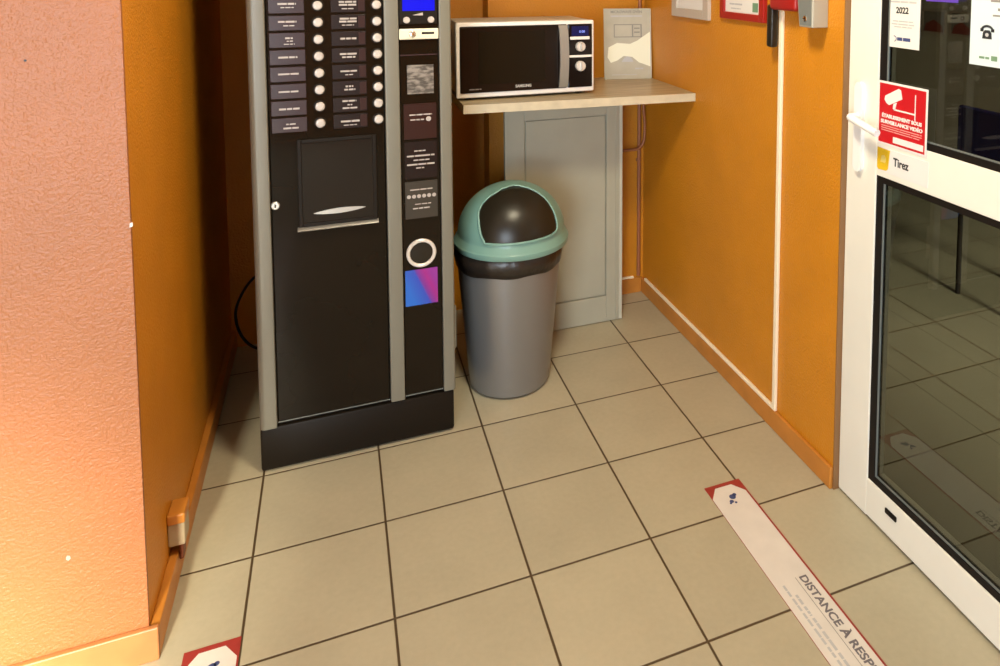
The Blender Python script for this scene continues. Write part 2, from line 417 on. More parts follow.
hl = empty('hall_fill_panel', (3.0, -0.6, H), 'added fill light panel brightening the dim hall behind the glass door', 'lamp')  # added panel, holds the fill light for the hall
f = B()
for q in ((2.7, 2.72, -0.9, -0.3), (3.28, 3.3, -0.9, -0.3), (2.72, 3.28, -0.9, -0.88), (2.72, 3.28, -0.32, -0.3)): box(f, *q, H - 0.03, H - 0.0005)
mesh('frame', f, M['white_upvc'], hl); mesh('diffuser', bx(2.72, 3.28, -0.88, -0.32, H - 0.02, H - 0.006), M['lamp_glow'], hl)
area('hall_fill_light', (3.0, -0.6, 2.47), (0, 0, -1), 0.5, 0.5, 19, (1.0, 0.93, 0.78))  # fill light added to brighten the view through the door glass
ch = empty('hall_chair', (3.15, -0.32, 0), 'dark blue chair in the hall seen through the upper door glass', 'chair')
mesh('seat', bx(2.96, 3.36, -0.52, -0.12, 0.42, 0.455, bev=0.015), M['chair_blue'], ch)
mesh('backrest', bx(2.95, 2.98, -0.50, -0.14, 0.62, 0.92, bev=0.012), M['chair_blue'], ch)
for xx in (2.985, 3.335):
    for yy in (-0.49, -0.15):
        mesh('leg', tube(B(), [(xx, yy, 0.001), (xx, yy, 0.42)], 0.012), M['gasket'], ch, smooth=True)
for yy in (-0.46, -0.18): mesh('back_post', tube(B(), [(2.975, yy, 0.44), (2.968, yy, 0.64)], 0.011), M['grey_dark'], ch, smooth=True)
for (ya, yb_, za, zb, lab) in ((1.18, 1.40, 1.10, 1.27, 'red and grey framed print on the hall wall, left of two'), (0.94, 1.14, 1.10, 1.27, 'red and grey framed print on the hall wall, right of two')):
    pc = empty('hall_print', (4.199, (ya + yb_) / 2, za), lab, 'picture')
    f = B(); box(f, 4.185, 4.199, ya, ya + .012, za, zb); box(f, 4.185, 4.199, yb_ - .012, yb_, za, zb); box(f, 4.185, 4.199, ya + .012, yb_ - .012, za, za + .012); box(f, 4.185, 4.199, ya + .012, yb_ - .012, zb - .012, zb)
    mesh('frame', f, M['grey_frame'], pc)
    mesh('print', bx(4.192, 4.198, ya + .012, yb_ - .012, za + .012, zb - .012), M['ink_grey'], pc)
    mesh('red_area', prism(B(), [(ya + .02, za + .015), (yb_ - .02, za + .015), (yb_ - .04, za + .07), ((ya + yb_) / 2, za + .10), (ya + .03, za + .06)], 'x', 4.190, 4.193), M['picture_red'], pc)

# ------------------------------------------------------------------ glass door
XD = 1.600
dr = empty('door_1', (XD, -1.5, 0), kind='structure')
Y0, Y1 = -1.033, -2.02
mesh('frame_stile', bx(XD, XD + 0.06, -1.157, Y0, 0.006, 2.15, bev=0.003), M['white_upvc'], dr)
mesh('frame_stile', bx(XD, XD + 0.06, Y1, -1.905, 0.006, 2.15, bev=0.003), M['white_upvc'], dr)
mesh('bottom_rail', bx(XD - 0.001, XD + 0.06, -1.905, -1.157, 0.010, 0.117, bev=0.003), M['white_upvc'], dr)
mesh('middle_rail', bx(XD, XD + 0.06, -1.905, -1.157, 0.992, 1.102, bev=0.003), M['white_upvc'], dr)
mesh('top_rail', bx(XD, XD + 0.06, -1.905, -1.157, 2.04, 2.15, bev=0.003), M['white_upvc'], dr)
def pane(z0, z1):
    g = B()
    box(g, XD + 0.004, XD + 0.024, -1.180, -1.155, z0, z1); box(g, XD + 0.004, XD + 0.024, -1.907, -1.882, z0, z1)
    box(g, XD + 0.004, XD + 0.024, -1.882, -1.180, z0, z0 + 0.020); box(g, XD + 0.004, XD + 0.024, -1.882, -1.180, z1 - 0.020, z1)
    mesh('gasket', g, M['gasket'], dr)
    mesh('glass_pane', bx(XD + 0.012, XD + 0.018, -1.882, -1.180, z0 + 0.020, z1 - 0.020), M['glass'], dr)
    s = B()
    box(s, XD + 0.008, XD + 0.012, -1.1835, -1.180, z0 + .02, z1 - .02); box(s, XD + 0.008, XD + 0.012, -1.882, -1.1835, z0 + 0.020, z0 + 0.0235)
    mesh('glazing_bead', s, M['grey_dark'], dr)
pane(0.115, 0.994); pane(1.100, 2.042)
hd = mesh('handle', prism(B(), [(-1.089 + 0.017 * math.cos(a) , (1.220 if math.sin(a) > 0 else 1.005) + 0.02 * math.sin(a)) for a in [2 * PI * k / 24 for k in range(24)]], 'x', XD - 0.012, XD), M['handle_white'], dr, smooth=True)
lv = B()
tube(lv, smooth_path([(XD - 0.008, -1.089, 1.142), (XD - 0.026, -1.089, 1.143), (XD - 0.040, -1.093, 1.143), (XD - 0.044, -1.112, 1.140), (XD - 0.045, -1.160, 1.131), (XD - 0.045, -1.210, 1.122)], 6), 0.0105)
mesh('lever', lv, M['handle_white'], hd, smooth=True)
mesh('drain_cover', bx(XD - 0.006, XD, -1.279, -1.236, 0.073, 0.088, bev=0.004), M['gasket'], dr, label='dark drain slot cover')

XN, XU, ZV = (0, -1, 0), (0, 0, 1), None           # text axes on the door: right is -y, up is +z
XF = XD + 0.0115                                    # face of the glass
def sheet(y0, y1, z0, z1, x, t=0.0012): return bx(x - t, x, y1, y0, z0, z1)
# dated notice
n = empty('paper_notice', (XF, -1.24, 1.349), 'white paper notice reading 2022 taped at the left of the upper door glass', 'notice')
mesh('sheet', sheet(-1.166, -1.291, 1.349, 1.60, XF), M['paper'], n)
text('lettering', '2022', 0.023, (XF - 0.0016, -1.228, 1.447), XN, XU, M['ink_black'], n, bold=0.0006)
mesh('heading_line', strokes(B(), (XF - 0.0014, -1.166, 1.349), XN, XU, [(0.018, 0.112, 0.121, 0.005)]), M['ink_pale'], n)
b = B(); strokes(b, (XF - 0.0014, -1.166, 1.349), XN, XU, [(0.028, 0.102, 0.070, 0.0035), (0.024, 0.106, 0.062, 0.0035), (0.034, 0.098, 0.055, 0.003)])
mesh('printed_lines', b, M['ink_pale'], n)
b = B(); strokes(b, (XF - 0.0014, -1.166, 1.349), XN, XU, [(0.046, 0.094, 0.023, 0.009)])
tube(b, [Vector((XF - 0.0016, -1.166 - 0.036 + 0.007 * math.cos(a), 1.372 + 0.007 * math.sin(a))) for a in [PI * .4 + k * .35 for k in range(11)]], 0.001, 6)
mesh('logo', b, M['ink_blue'], n)
# telephone notice
n = empty('telephone_notice', (XF, -1.56, 1.335), 'pale blue paper notice with a black telephone symbol on the upper door glass', 'notice')
mesh('sheet', sheet(-1.452, -1.67, 1.335, 1.64, XF), M['paper_cool'], n)
b = B()
k_ = 0.74; yc_, zc_ = -1.500, 1.408
ph = [(-0.018, -0.014), (0.018, -0.014), (0.016, 0.004), (0.009, 0.013), (-0.009, 0.013), (-0.016, 0.004)]
prism(b, [(yc_ - u * k_, zc_ + v * k_) for u, v in ph], 'x', XF - 0.0018, XF - 0.0010)
tube(b, [(XF - 0.0016, yc_ - k_ * 0.021 * math.cos(a), zc_ + k_ * (0.011 + 0.015 * math.sin(a))) for a in [PI * (0.1 + 0.8 * k / 10) for k in range(11)]], 0.0026, 8)
for s_ in (-1, 1): box(b, XF - 0.0018, XF - 0.001, yc_ - k_ * (s_ * 0.020 + 0.006), yc_ - k_ * (s_ * 0.020 - 0.006), zc_ + k_ * 0.008, zc_ + k_ * 0.018)
mesh('telephone_symbol', b, M['ink_black'], n)
mesh('symbol_dial', lathe(B(), [(0.0045, 0), (0.0045, 0.0006)], yc_, zc_ - 0.001, 20, axis='x', base=XF - 0.0024), M['ink_pale'], n)
b = B(); strokes(b, (XF - 0.0014, -1.452, 1.335), XN, XU, [(0.055, 0.19, 0.150, 0.005), (0.075, 0.19, 0.131, 0.006), (0.062, 0.19, 0.117, 0.004), (0.085, 0.19, 0.093, 0.006), (0.085, 0.16, 0.080, 0.006)])
mesh('printed_lines', b, M['ink_grey'], n)
b = B(); strokes(b, (XF - 0.0014, -1.452, 1.335), XN, XU, [(0.028, 0.056, 0.019, 0.005)]); box(b, XF - 0.002, XF - 0.0012, -1.530, -1.514, 1.349, 1.360)
mesh('logo', b, M['ink_green'], n)
# purple sticker whose lower edge shows between both notices
n = empty('purple_sticker', (XF, -1.36, 1.476), 'purple sticker on the door glass between the 2022 notice and telephone notice', 'sticker')
mesh('sheet', sheet(-1.310, -1.412, 1.476, 1.56, XF), M['purple'], n)
mesh('border', bx(XF - 0.0018, XF - 0.0012, -1.404, -1.318, 1.486, 1.489), M['ink_pale'], n)
# camera surveillance sign
XS = XD - 0.0005
n = empty('surveillance_sign', (XS, -1.25, 1.10), 'red and white video camera warning sign above the door middle rail', 'sign')
mesh('border', sheet(-1.160, -1.340, 1.084, 1.256, XS, 0.0012), M['white_vinyl'], n)
mesh('plate', sheet(-1.166, -1.334, 1.090, 1.250, XS - 0.0010, 0.0008), M['red_sign'], n)
x = XS - 0.0019
b = B()
prism(b, [(-1.186, 1.206), (-1.193, 1.198), (-1.204, 1.194), (-1.252, 1.217), (-1.246, 1.240), (-1.238, 1.243), (-1.188, 1.217)], 'x', x - 0.0006, x + 0.0002)
box(b, x - 0.0006, x + 0.0002, -1.300, -1.297, 1.170, 1.236); box(b, x - 0.0006, x + 0.0002, -1.297, -1.222, 1.183, 1.187)
prism(b, [(-1.220, 1.200), (-1.232, 1.205), (-1.226, 1.184), (-1.218, 1.186)], 'x', x - 0.0006, x + 0.0002)
mesh('camera_symbol', b, M['white_vinyl'], n)
text('lettering', 'ÉTABLISSEMENT SOUS', 0.013, (x - 0.0003, -1.250, 1.163), XN, XU, M['white_vinyl'], n, bold=0.0006, width=0.145)
text('lettering', 'SURVEILLANCE VIDÉO', 0.013, (x - 0.0003, -1.250, 1.147), XN, XU, M['white_vinyl'], n, bold=0.0006, width=0.152)
b = B(); strokes(b, (x, -1.166, 1.090), XN, XU, [(0.010, 0.158, 0.046, 0.0022), (0.010, 0.158, 0.040, 0.0022), (0.010, 0.150, 0.034, 0.0022)]); mesh('printed_lines', b, pbr('pink_print', (0.75, 0.35, 0.33), 0.4), n)
mesh('blank_field', bx(x - 0.0006, x + 0.0002, -1.330, -1.222, 1.096, 1.112), M['white_vinyl'], n)
# pull sign on the rail
XS = XD
n = empty('pull_sign', (XS, -1.25, 1.0), 'small white label with a yellow square reading Tirez on the door middle rail', 'sign')
mesh('plate', sheet(-1.162, -1.348, 1.008, 1.074, XS, 0.001), M['white_vinyl'], n)
mesh('yellow_field', prism(B(), [(-1.163, 1.073), (-1.211, 1.071), (-1.205, 1.020), (-1.198, 1.014), (-1.168, 1.012), (-1.163, 1.016)], 'x', XS - 0.0018, XS - 0.001), M['yellow'], n)
mesh('hand_symbol', prism(B(), [(-1.176, 1.034), (-1.195, 1.034), (-1.197, 1.048), (-1.190, 1.056), (-1.180, 1.052)], 'x', XS - 0.0024, XS - 0.0016), M['yellow_pale'], n)
text('lettering', 'Tirez', 0.031, (XS - 0.0014, -1.252, 1.044), XN, XU, M['ink_black'], n, bold=0.0007, width=0.056)

# ------------------------------------------------------------------ vending machine
VX0, VX1, VF, VBK, VT = -0.006, 0.577, -0.305, 0.40, 1.93
vm = empty('vending_machine', (0.285, 0.05, 0), 'tall black hot drinks vending machine with silver trim strips', 'vending machine')
F = VF                                               # face of the cabinet, panels stand proud of it
mesh('cabinet', bx(VX0 + 0.004, VX1 - 0.004, F, VBK, 0.02, VT, bev=0.006), M['black_matte'], vm)
mesh('plinth', bx(VX0 - 0.001, VX1 - 0.001, F - 0.015, F + 0.30, 0.004, 0.140, bev=0.008), M['black_matte'], vm, smooth=True)
def strip(x0, x1, z0, z1, rl, rr):
    """silver strip with one rounded shoulder"""
    y0, y1 = F, F - 0.022
    pts = [(x0, y0)]
    k = 6
    for i in range(k + 1):
        a = PI + (PI / 2) * i / k; pts.append((x0 + rl + rl * math.cos(a), y1 + rl + rl * math.sin(a)))
    for i in range(k + 1):
        a = -PI / 2 + (PI / 2) * i / k; pts.append((x1 - rr + rr * math.cos(a), y1 + rr + rr * math.sin(a)))
    pts.append((x1, y0))
    return prism(B(), pts, 'z', z0, z1)
mesh('trim_strip', strip(VX0 - 0.002, 0.041, 0.140, VT, 0.018, 0.003), M['silver'], vm, smooth=True)
mesh('trim_strip', strip(0.375, 0.419, 0.146, VT, 0.004, 0.004), M['silver'], vm, smooth=True)
mesh('trim_strip', strip(0.543, VX1 + 0.004, 0.146, VT, 0.003, 0.008), M['silver'], vm, smooth=True)
mesh('front_door', bx(0.043, 0.372, F - 0.010, F, 0.152, VT, bev=0.003), M['black_gloss'], vm)
mesh('payment_panel', bx(0.420, 0.542, F - 0.010, F, 0.152, VT, bev=0.003), M['black_gloss'], vm)
mesh('hinge', bx(VX1 + 0.002, VX1 + 0.011, F - 0.006, F + 0.012, 0.28, 0.424, bev=0.003), M['silver'], vm)
P = F - 0.010                                        # front of the panels
VXD, VZD = (1, 0, 0), (0, 0, 1)
rows = [1.4895 - 0.0516 * k for k in range(9)]
# selection buttons and their label plates
btn0 = None
def button(x, z):
    global btn0
    if btn0 is None:
        bz = mesh('selection_button', lathe(B(), [(0.0185, 0), (0.0185, -0.003), (0.0165, -0.004)], 0, 0, 28, axis='y'), M['black_matte'], None, org=(0, 0, 0), smooth=True)
        cp = mesh('button_cap', lathe(B(), [(0.0139, 0), (0.0139, -0.007), (0.0118, -0.0105), (0.007, -0.0115), (0.0062, -0.0105)], 0, 0, 28, axis='y'), M['button'], None, org=(0, 0, 0), smooth=True)
        cp.parent = bz; bz.parent = vm; btn0 = bz; o = bz
    else: o = copy_tree(btn0, vm)
    o.location = Vector((x, P, z)) - ORG[vm.name]
for k, z in enumerate(rows):
    dz = 0.0015 * (4 - k) * 0
    button(0.186, z + dz); button(0.355, z + dz)
LT = [[(0.024, 0.076, 0.004, .005), (0.03, 0.07, -0.006, .003)], [(0.016, 0.066, 0.006, .0055), (0.024, 0.06, -0.005, .003)],
      [(0.016, 0.066, 0.004, .0055), (0.03, 0.06, -0.008, .003)], [(0.034, 0.055, 0.006, .005), (0.038, 0.055, -0.003, .003), (0.03, 0.06, -0.012, .0025)],
      [(0.014, 0.066, 0, .0055)], [(0.012, 0.068, 0.001, .005)], [(0.012, 0.066, -0.001, .005)], [(0.012, 0.068, -0.002, .0055)], [(0.03, 0.056, 0.003, .004), (0.022, 0.064, -0.009, .005)]]
RT = [[(0.022, 0.07, 0.008, .005), (0.022, 0.07, 0, .005)], [(0.018, 0.068, 0.010, .0055), (0.018, 0.068, 0.001, .0055), (0.026, 0.06, -0.011, .003)],
      [(0.02, 0.068, 0.010, .0055), (0.018, 0.068, 0.001, .0055), (0.026, 0.06, -0.01, .003)], [(0.02, 0.066, 0, .0055)], [(0.018, 0.066, 0.004, .0055), (0.024, 0.062, -0.006, .005)],
      [(0.018, 0.066, 0.002, .005), (0.032, 0.054, -0.009, .003)], [(0.032, 0.054, 0.006, .005), (0.028, 0.06, -0.004, .005)], [(0.022, 0.062, 0.012, .005), (0.036, 0.05, 0, .004), (0.022, 0.064, -0.010, .005)],
      [(0.016, 0.07, 0, .0055), (0.024, 0.062, -0.012, .003)]]
for k, z in enumerate(rows):
    p1 = mesh('label_plate', bx(0.0505, 0.1485, P - 0.003, P, z - 0.0225, z + 0.0225, bev=0.0015), M['label_plate'], vm, org=(0.1, P, z))
    mesh('lettering', strokes(B(), (0.0505 + 0.010, P - 0.0031, z), VXD, VZD, LT[k]), M['ink_light'], p1)
    p2 = mesh('label_plate', bx(0.222, 0.322, P - 0.003, P, z - 0.0225, z + 0.0225, bev=0.0015), M['label_dark'], vm, org=(0.27, P, z))
    mesh('lettering', strokes(B(), (0.222 + 0.006, P - 0.0031, z), VXD, VZD, RT[k]), M['ink_light'], p2)
    mesh('price_window', bx(0.301, 0.320, P - 0.0036, P - 0.0025, z - 0.018, z + 0.018), M['label_red'], p2)
# bezel above the buttons and the upper advertising panel
mesh('upper_panel', bx(0.055, 0.36, P - 0.004, P, 1.545, 1.86, bev=0.004), M['label_plate'], vm)
# cup window
wx0, wx1, wz0, wz1 = 0.118, 0.346, 0.757, 1.030
fr = B()
box(fr, wx0, wx0 + 0.012, P - 0.007, P, wz0, wz1, bev=0.002); box(fr, wx1 - 0.012, wx1, P - 0.007, P, wz0, wz1, bev=0.002)
box(fr, wx0 + 0.012, wx1 - 0.012, P - 0.007, P, wz1 - 0.012, wz1, bev=0.002); box(fr, wx0 + 0.012, wx1 - 0.012, P - 0.007, P, wz0, wz0 + 0.012, bev=0.002)
cw = mesh('cup_window', fr, M['black_matte'], vm)
mesh('window_pane', bx(wx0 + 0.012, wx1 - 0.012, P - 0.004, P - 0.001, wz0 + 0.012, wz1 - 0.012), M['black_win'], cw)
t = B()   # glint on the cup tray, built as a lens-shaped steel piece
N = 16; lo = []; hi = []
for i in range(N + 1):
    u = i / N; xx = 0.160 + 0.150 * u; hgt = 0.0075 * math.sin(PI * u) ** 0.8 + 0.0006
    lo.append((xx, 0.797 + 0.004 * u - hgt)); hi.append((xx, 0.797 + 0.004 * u + hgt))
prism(t, lo + hi[::-1], 'y', P - 0.0075, P - 0.003)
mesh('cup_tray_glint', t, M['steel'], cw)
t = B()
prism(t, [(P - 0.002, 0.758), (P - 0.018, 0.754), (P - 0.021, 0.751), (P - 0.018, 0.748), (P, 0.748)], 'x', wx0 - 0.004, wx1 + 0.002)
mesh('window_lip', t, M['steel'], cw, smooth=True, label='chrome lip under the cup window')
for xa_, xb_ in ((0.043, 0.373), (0.421, 0.541)): mesh('bottom_edge_glint', bx(xa_, xb_, P - 0.0025, P, 0.1505, 0.1525), M['grey_dark'], vm)  # grey strips drawn as the reflection along the bottom bevel
lk = mesh('lock', lathe(B(), [(0.0125, 0), (0.0125, -0.004), (0.010, -0.006), (0.004, -0.006), (0.004, -0.004)], 0.054, 0.833, 24, axis='y', base=P), M['steel'], vm, smooth=True)
mesh('keyhole', bx(0.0525, 0.0555, P - 0.0066, P - 0.003, 0.828, 0.838), M['black_matte'], lk)
# payment column
dp = mesh('display', bx(0.422, 0.540, P - 0.005, P, 1.374, 1.545, bev=0.003), M['black_matte'], vm)
mesh('screen', bx(0.432, 0.531, P - 0.0065, P - 0.0045, 1.417, 1.52), M['lcd'], dp, label='glowing blue display screen')
mesh('indicator', prism(B(), [(0.462, 1.403), (0.494, 1.402), (0.494, 1.411)], 'y', P - 0.0065, P - 0.0045), M['ink_light'], dp)
for xx in (0.444, 0.519):
    mesh('menu_button', lathe(B(), [(0.0105, 0), (0.0105, -0.005), (0.008, -0.0075), (0.003, -0.0075)], xx, 1.388, 24, axis='y', base=P - 0.005), M['button'], dp, smooth=True)
cs = mesh('coin_slot', bx(0.4205, 0.5415, P - 0.012, P, 1.326, 1.360, bev=0.003), M['cream_metal'], vm)
mesh('slot', bx(0.489, 0.528, P - 0.0128, P - 0.011, 1.342, 1.349, bev=0.0006), M['gasket'], cs)
mesh('reject_button', lathe(B(), [(0.0105, 0), (0.0105, -0.003), (0.0085, -0.0045)], 0.461, 1.343, 24, axis='y', base=P - 0.012), M['chrome'], cs, smooth=True)
mesh('panel_seam', bx(0.422, 0.540, P - 0.002, P, 1.2735, 1.2775), M['label_plate'], vm)
mesh('information_card', bx(0.443, 0.525, P - 0.0025, P, 1.150, 1.243), M['info_print'], vm, label='grey instruction card')
pl = mesh('notice_plate', bx(0.431, 0.532, P - 0.0025, P, 1.003, 1.118), M['label_red'], vm)
mesh('lettering', strokes(B(), (0.443, P - 0.0026, 1.06), VXD, VZD, [(0.005, 0.075, 0.022, .004), (0.008, 0.05, 0.006, .004)]), M['ink_light'], pl)
mesh('emblem', lathe(B(), [(0.008, 0), (0.008, -0.001)], 0.507, 1.067, 16, axis='y', base=P - 0.0025), M['ink_light'], pl)
pl = mesh('notice_plate', bx(0.431, 0.532, P - 0.0025, P, 0.874, 0.994), M['label_dark'], vm)
mesh('lettering', strokes(B(), (0.436, P - 0.0026, 0.934), VXD, VZD, [(0.025, 0.06, 0.030, .004), (0.002, 0.088, 0.014, .005), (0.022, 0.072, 0, .004), (0.002, 0.088, -0.014, .005), (0.03, 0.055, -0.026, .004)]), M['ink_light'], pl)
pl = mesh('notice_plate', bx(0.431, 0.532, P - 0.0025, P, 0.742, 0.864), M['plate_grey'], vm)
b = strokes(B(), (0.436, P - 0.0026, 0.803), VXD, VZD, [(0.01, 0.08, 0.034, .004), (0.025, 0.075, -0.014, .003), (0.018, 0.07, -0.028, .004)])
for i in range(6): lathe(b, [(0.0062, 0), (0.0062, -0.001)], 0.442 + 0.0158 * i, 0.815, 14, axis='y', base=P - 0.0025)
mesh('lettering', b, M['ink_light'], pl)
rg = mesh('coin_return', lathe(B(), [(0.036, 0), (0.036, -0.006), (0.039, -0.009), (0.044, -0.009), (0.047, -0.006), (0.047, 0)], 0.478, 0.626, 48, axis='y', base=P), M['ring'], vm, smooth=True, label='round chrome ring')
mesh('return_flap', lathe(B(), [(0.036, 0), (0.036, -0.002), (0.002, -0.0035)], 0.478, 0.626, 40, axis='y', base=P), M['black_flap'], rg, smooth=True)
mesh('payment_sticker', bx(0.4265, 0.5285, P - 0.0015, P, 0.452, 0.571), M['sticker'], vm, org=(0.4775, P, 0.512), label='square blue and magenta sticker')
b = tube(B(), smooth_path([(0.004, 0.16, 0.43), (-0.045, 0.17, 0.44), (-0.095, 0.19, 0.38), (-0.124, 0.20, 0.30), (-0.112, 0.20, 0.22), (-0.070, 0.19, 0.165), (0.004, 0.17, 0.145)], 8), 0.005)
mesh('power_cord', b, M['gasket'], vm, smooth=True, label='black power cord looping out of the side')

# ------------------------------------------------------------------ shelf board and its support panel
sh = empty('shelf_board', (1.1, 0.2, 1.017), 'pale wood laminate shelf board fixed in the corner under the microwave', 'shelf')
poly = [(0.664, -0.035), (XR - 0.001, -0.098), (XR - 0.001, YB - 0.001), (0.664, YB - 0.001)]
mesh('board', prism(B(), poly, 'z', 1.017, 1.050), M['wood'], sh)
e = B(); e0, e1 = Vector((0.664, -0.035)), Vector((XR - 0.001, -0.098)); nrm = Vector((-(e1 - e0).y, (e1 - e0).x)).normalized() * -1
prism(e, [tuple(e0), tuple(e0 + nrm * 0.003), tuple(e1 + nrm * 0.003), tuple(e1)], 'z', 1.0172, 1.0498)
mesh('edge_band', e, M['wood_edge'], sh)
pn = empty('support_panel', (1.13, 0.215, 0), 'greige panelled cupboard door standing under the shelf behind the bin', 'panel')
PX0, PX1, PY = 0.868, 1.372, 0.205
b = B()
box(b, PX0, 0.950, PY, PY + 0.022, 0.003, 1.015, bev=0.002); box(b, 1.312, PX1, PY, PY + 0.022, 0.003, 1.015, bev=0.002)
box(b, 0.950, 1.312, PY, PY + 0.022, 0.926, 1.015, bev=0.002); box(b, 0.950, 1.312, PY, PY + 0.022, 0.003, 0.118, bev=0.002)
mesh('frame', b, M['panel_grey'], pn)
t = B()   # raised field with sloped borders set in the frame
prism(t, [(0.951, 0.119), (1.311, 0.119), (1.311, 0.925), (0.951, 0.925)], 'y', PY + 0.010, PY + 0.018)
fld = B(); bmesh.ops.create_cube(fld, size=1)
for v in fld.verts:
    front = v.co.y < 0
    m_ = 0.0065 if front else 0.005
    v.co = Vector((0.951 + m_ if v.co.x < 0 else 1.311 - m_, PY + 0.003 if front else PY + 0.010, 0.119 + m_ if v.co.z < 0 else 0.925 - m_))
merge(t, fld)
mesh('raised_field', t, M['panel_grey'], pn)
mesh('edge_strip', bx(PX1, PX1 + 0.014, PY - 0.002, PY + 0.024, 0.003, 1.015, bev=0.002), M['panel_edge'], pn)
mesh('edge_strip', bx(PX1 - 0.017, PX1 - 0.012, PY - 0.003, PY + 0.001, 0.003, 1.015, bev=0.001), M['panel_grey'], pn)

# ------------------------------------------------------------------ microwave
mw = empty('microwave_oven', (0.924, 0.2, 1.05), 'white microwave oven with a black glass door standing on the shelf', 'microwave')
mx0, mx1, my, mz0, mz1 = 0.643, 1.190, 0.045, 1.060, 1.348
mesh('case', bx(mx0 + 0.014, mx1 - 0.004, my + 0.020, 0.345, mz0 + 0.002, mz1 - 0.002, bev=0.006), M['mw_side'], mw, smooth=True)
for xx in (mx0 + 0.05, mx1 - 0.05):
    for yy in (0.095, 0.31):
        mesh('foot', lathe(B(), [(0.014, 0), (0.016, 0.008), (0.016, 0.0135)], xx, yy, 18, base=1.0502), M['black_matte'], mw, smooth=True)
mesh('front_surround', bx(mx0, mx1, my, my + 0.022, mz0, mz1, bev=0.007, seg=3), M['mw_white'], mw, smooth=True)
Q = my
door = mesh('door', bx(0.656, 1.075, Q - 0.007, Q + 0.004, 1.079, 1.333, bev=0.005), M['mw_black'], mw)
mesh('door_window', bx(0.725, 0.985, Q - 0.0076, Q - 0.006, 1.112, 1.312, bev=0.0004), pbr('perforated_door_screen', (0.007, 0.006, 0.004), 0.10, spec=0.22), door)
text('lettering', 'SAMSUNG', 0.0145, (0.898, Q - 0.0076, 1.098), VXD, VZD, M['mw_logo'], door, bold=0.0005, width=0.062)
mesh('printed_lines', strokes(B(), (0.690, Q - 0.0075, 1.094), VXD, VZD, [(0, 0.045, 0, 0.004)]), M['ink_dim'], door)
t = B()   # handle: bowed flat bar
N = 12
pts = []
for i in range(N + 1):
    z = 1.083 + (1.330 - 1.083) * i / N; pts.append((z, Q - 0.008 - 0.024 * math.sin(PI * i / N) ** 0.6))
prof = [(y, z) for z, y in pts] + [(y + 0.009, z) for z, y in reversed(pts)]
prism(t, prof, 'x', 1.040, 1.0755)
hnd = mesh('handle', t, pbr('satin_grey_handle', (0.33, 0.31, 0.28), 0.35, metal=0.4), mw, smooth=True)
cp = mesh('control_panel', bx(1.0785, 1.181, Q - 0.005, Q + 0.004, 1.079, 1.333, bev=0.004), M['mw_black'], mw)
lc = mesh('display', bx(1.094, 1.164, Q - 0.0062, Q - 0.0045, 1.286, 1.324), M['lcd_dim'], cp, label='small blue display')
text('digits', '0:00', 0.014, (1.137, Q - 0.0066, 1.302), VXD, VZD, M['lcd_text'], lc)
mesh('button_bar', bx(1.087, 1.168, Q - 0.011, Q - 0.004, 1.271, 1.283, bev=0.002), M['mw_white'], cp)
mesh('button_bar', bx(1.083, 1.180, Q - 0.011, Q - 0.004, 1.200, 1.209, bev=0.002), M['mw_white'], cp)
def knob(z, r):
    k = mesh('knob', lathe(B(), [(r, 0), (r, -0.012), (r * .9, -0.016), (r * .6, -0.017)], 1.129, z, 32, axis='y', base=Q - 0.004), M['ring'], cp, smooth=True)
    mesh('knob_grip', bx(1.126, 1.132, Q - 0.026, Q - 0.019, z - r * .75, z + r * .75, bev=0.0015), M['steel'], k)
knob(1.243, 0.0195); knob(1.165, 0.0205)

for _c in (mw,): _c.location.x += 0.009

# ------------------------------------------------------------------ instruction booklet leaning in the corner
lf = empty('instruction_booklet', (1.455, 0.37, 1.050), 'white microwave instruction booklet leaning upright on the shelf in the corner', 'booklet')
a0, a1 = Vector((1.362, 0.372, 1.0505)), Vector((1.578, 0.330, 1.0505))
LX = (a1 - a0).normalized(); LW = (a1 - a0).length
LU = Vector((0.0, 0.035, 0.312)); LU = (LU - LX * LU.dot(LX)).normalized(); LN = LX.cross(LU)
LHt = 0.322
def lf_box(u0, u1, v0, v1, w0, w1):
    b = B(); bmesh.ops.create_cube(b, size=1)
    for v in b.verts: v.co = a0 + LX * (u0 + (v.co.x + .5) * (u1 - u0)) + LU * (v0 + (v.co.y + .5) * (v1 - v0)) + LN * (w0 + (v.co.z + .5) * (w1 - w0))
    return b
def lf_poly(pts, w0, w1):
    b = B(); lo = [b.verts.new(a0 + LX * u + LU * v + LN * w0) for u, v in pts]; hi = [b.verts.new(a0 + LX * u + LU * v + LN * w1) for u, v in pts]
    n = len(pts); b.faces.new(lo[::-1]); b.faces.new(hi)
    for i in range(n): b.faces.new((lo[i], lo[(i + 1) % n], hi[(i + 1) % n], hi[i]))
    return b
mesh('pages', lf_box(0.001, LW - 0.002, 0.001, LHt - 0.001, 0.001, 0.005), M['paper'], lf)
cv = mesh('cover', lf_box(0, LW, 0, LHt, 0.005, 0.0056), M['leaf_paper'], lf)
mesh('back_cover', lf_box(0, LW, 0, LHt, 0.0004, 0.001), M['leaf_paper'], lf)
mesh('cover_glare', lf_poly([(0.015, 0.10), (0.02, 0.145), (0.06, 0.165), (0.12, 0.16), (0.155, 0.175), (LW - 0.006, 0.215), (LW - 0.006, 0.055), (0.16, 0.075), (0.13, 0.10), (0.09, 0.105), (0.06, 0.085), (0.03, 0.075)], 0.0056, 0.0060), M['leaf_glare'], cv)  # glossy reflection on the lower cover, drawn as a pale patch
b = lf_poly([(0.080, 0.078), (0.135, 0.078), (0.125, 0.096), (0.108, 0.104), (0.092, 0.096)], 0.0056, 0.0063); mesh('dish_print', b, M['ink_pale'], cv)
b = B()
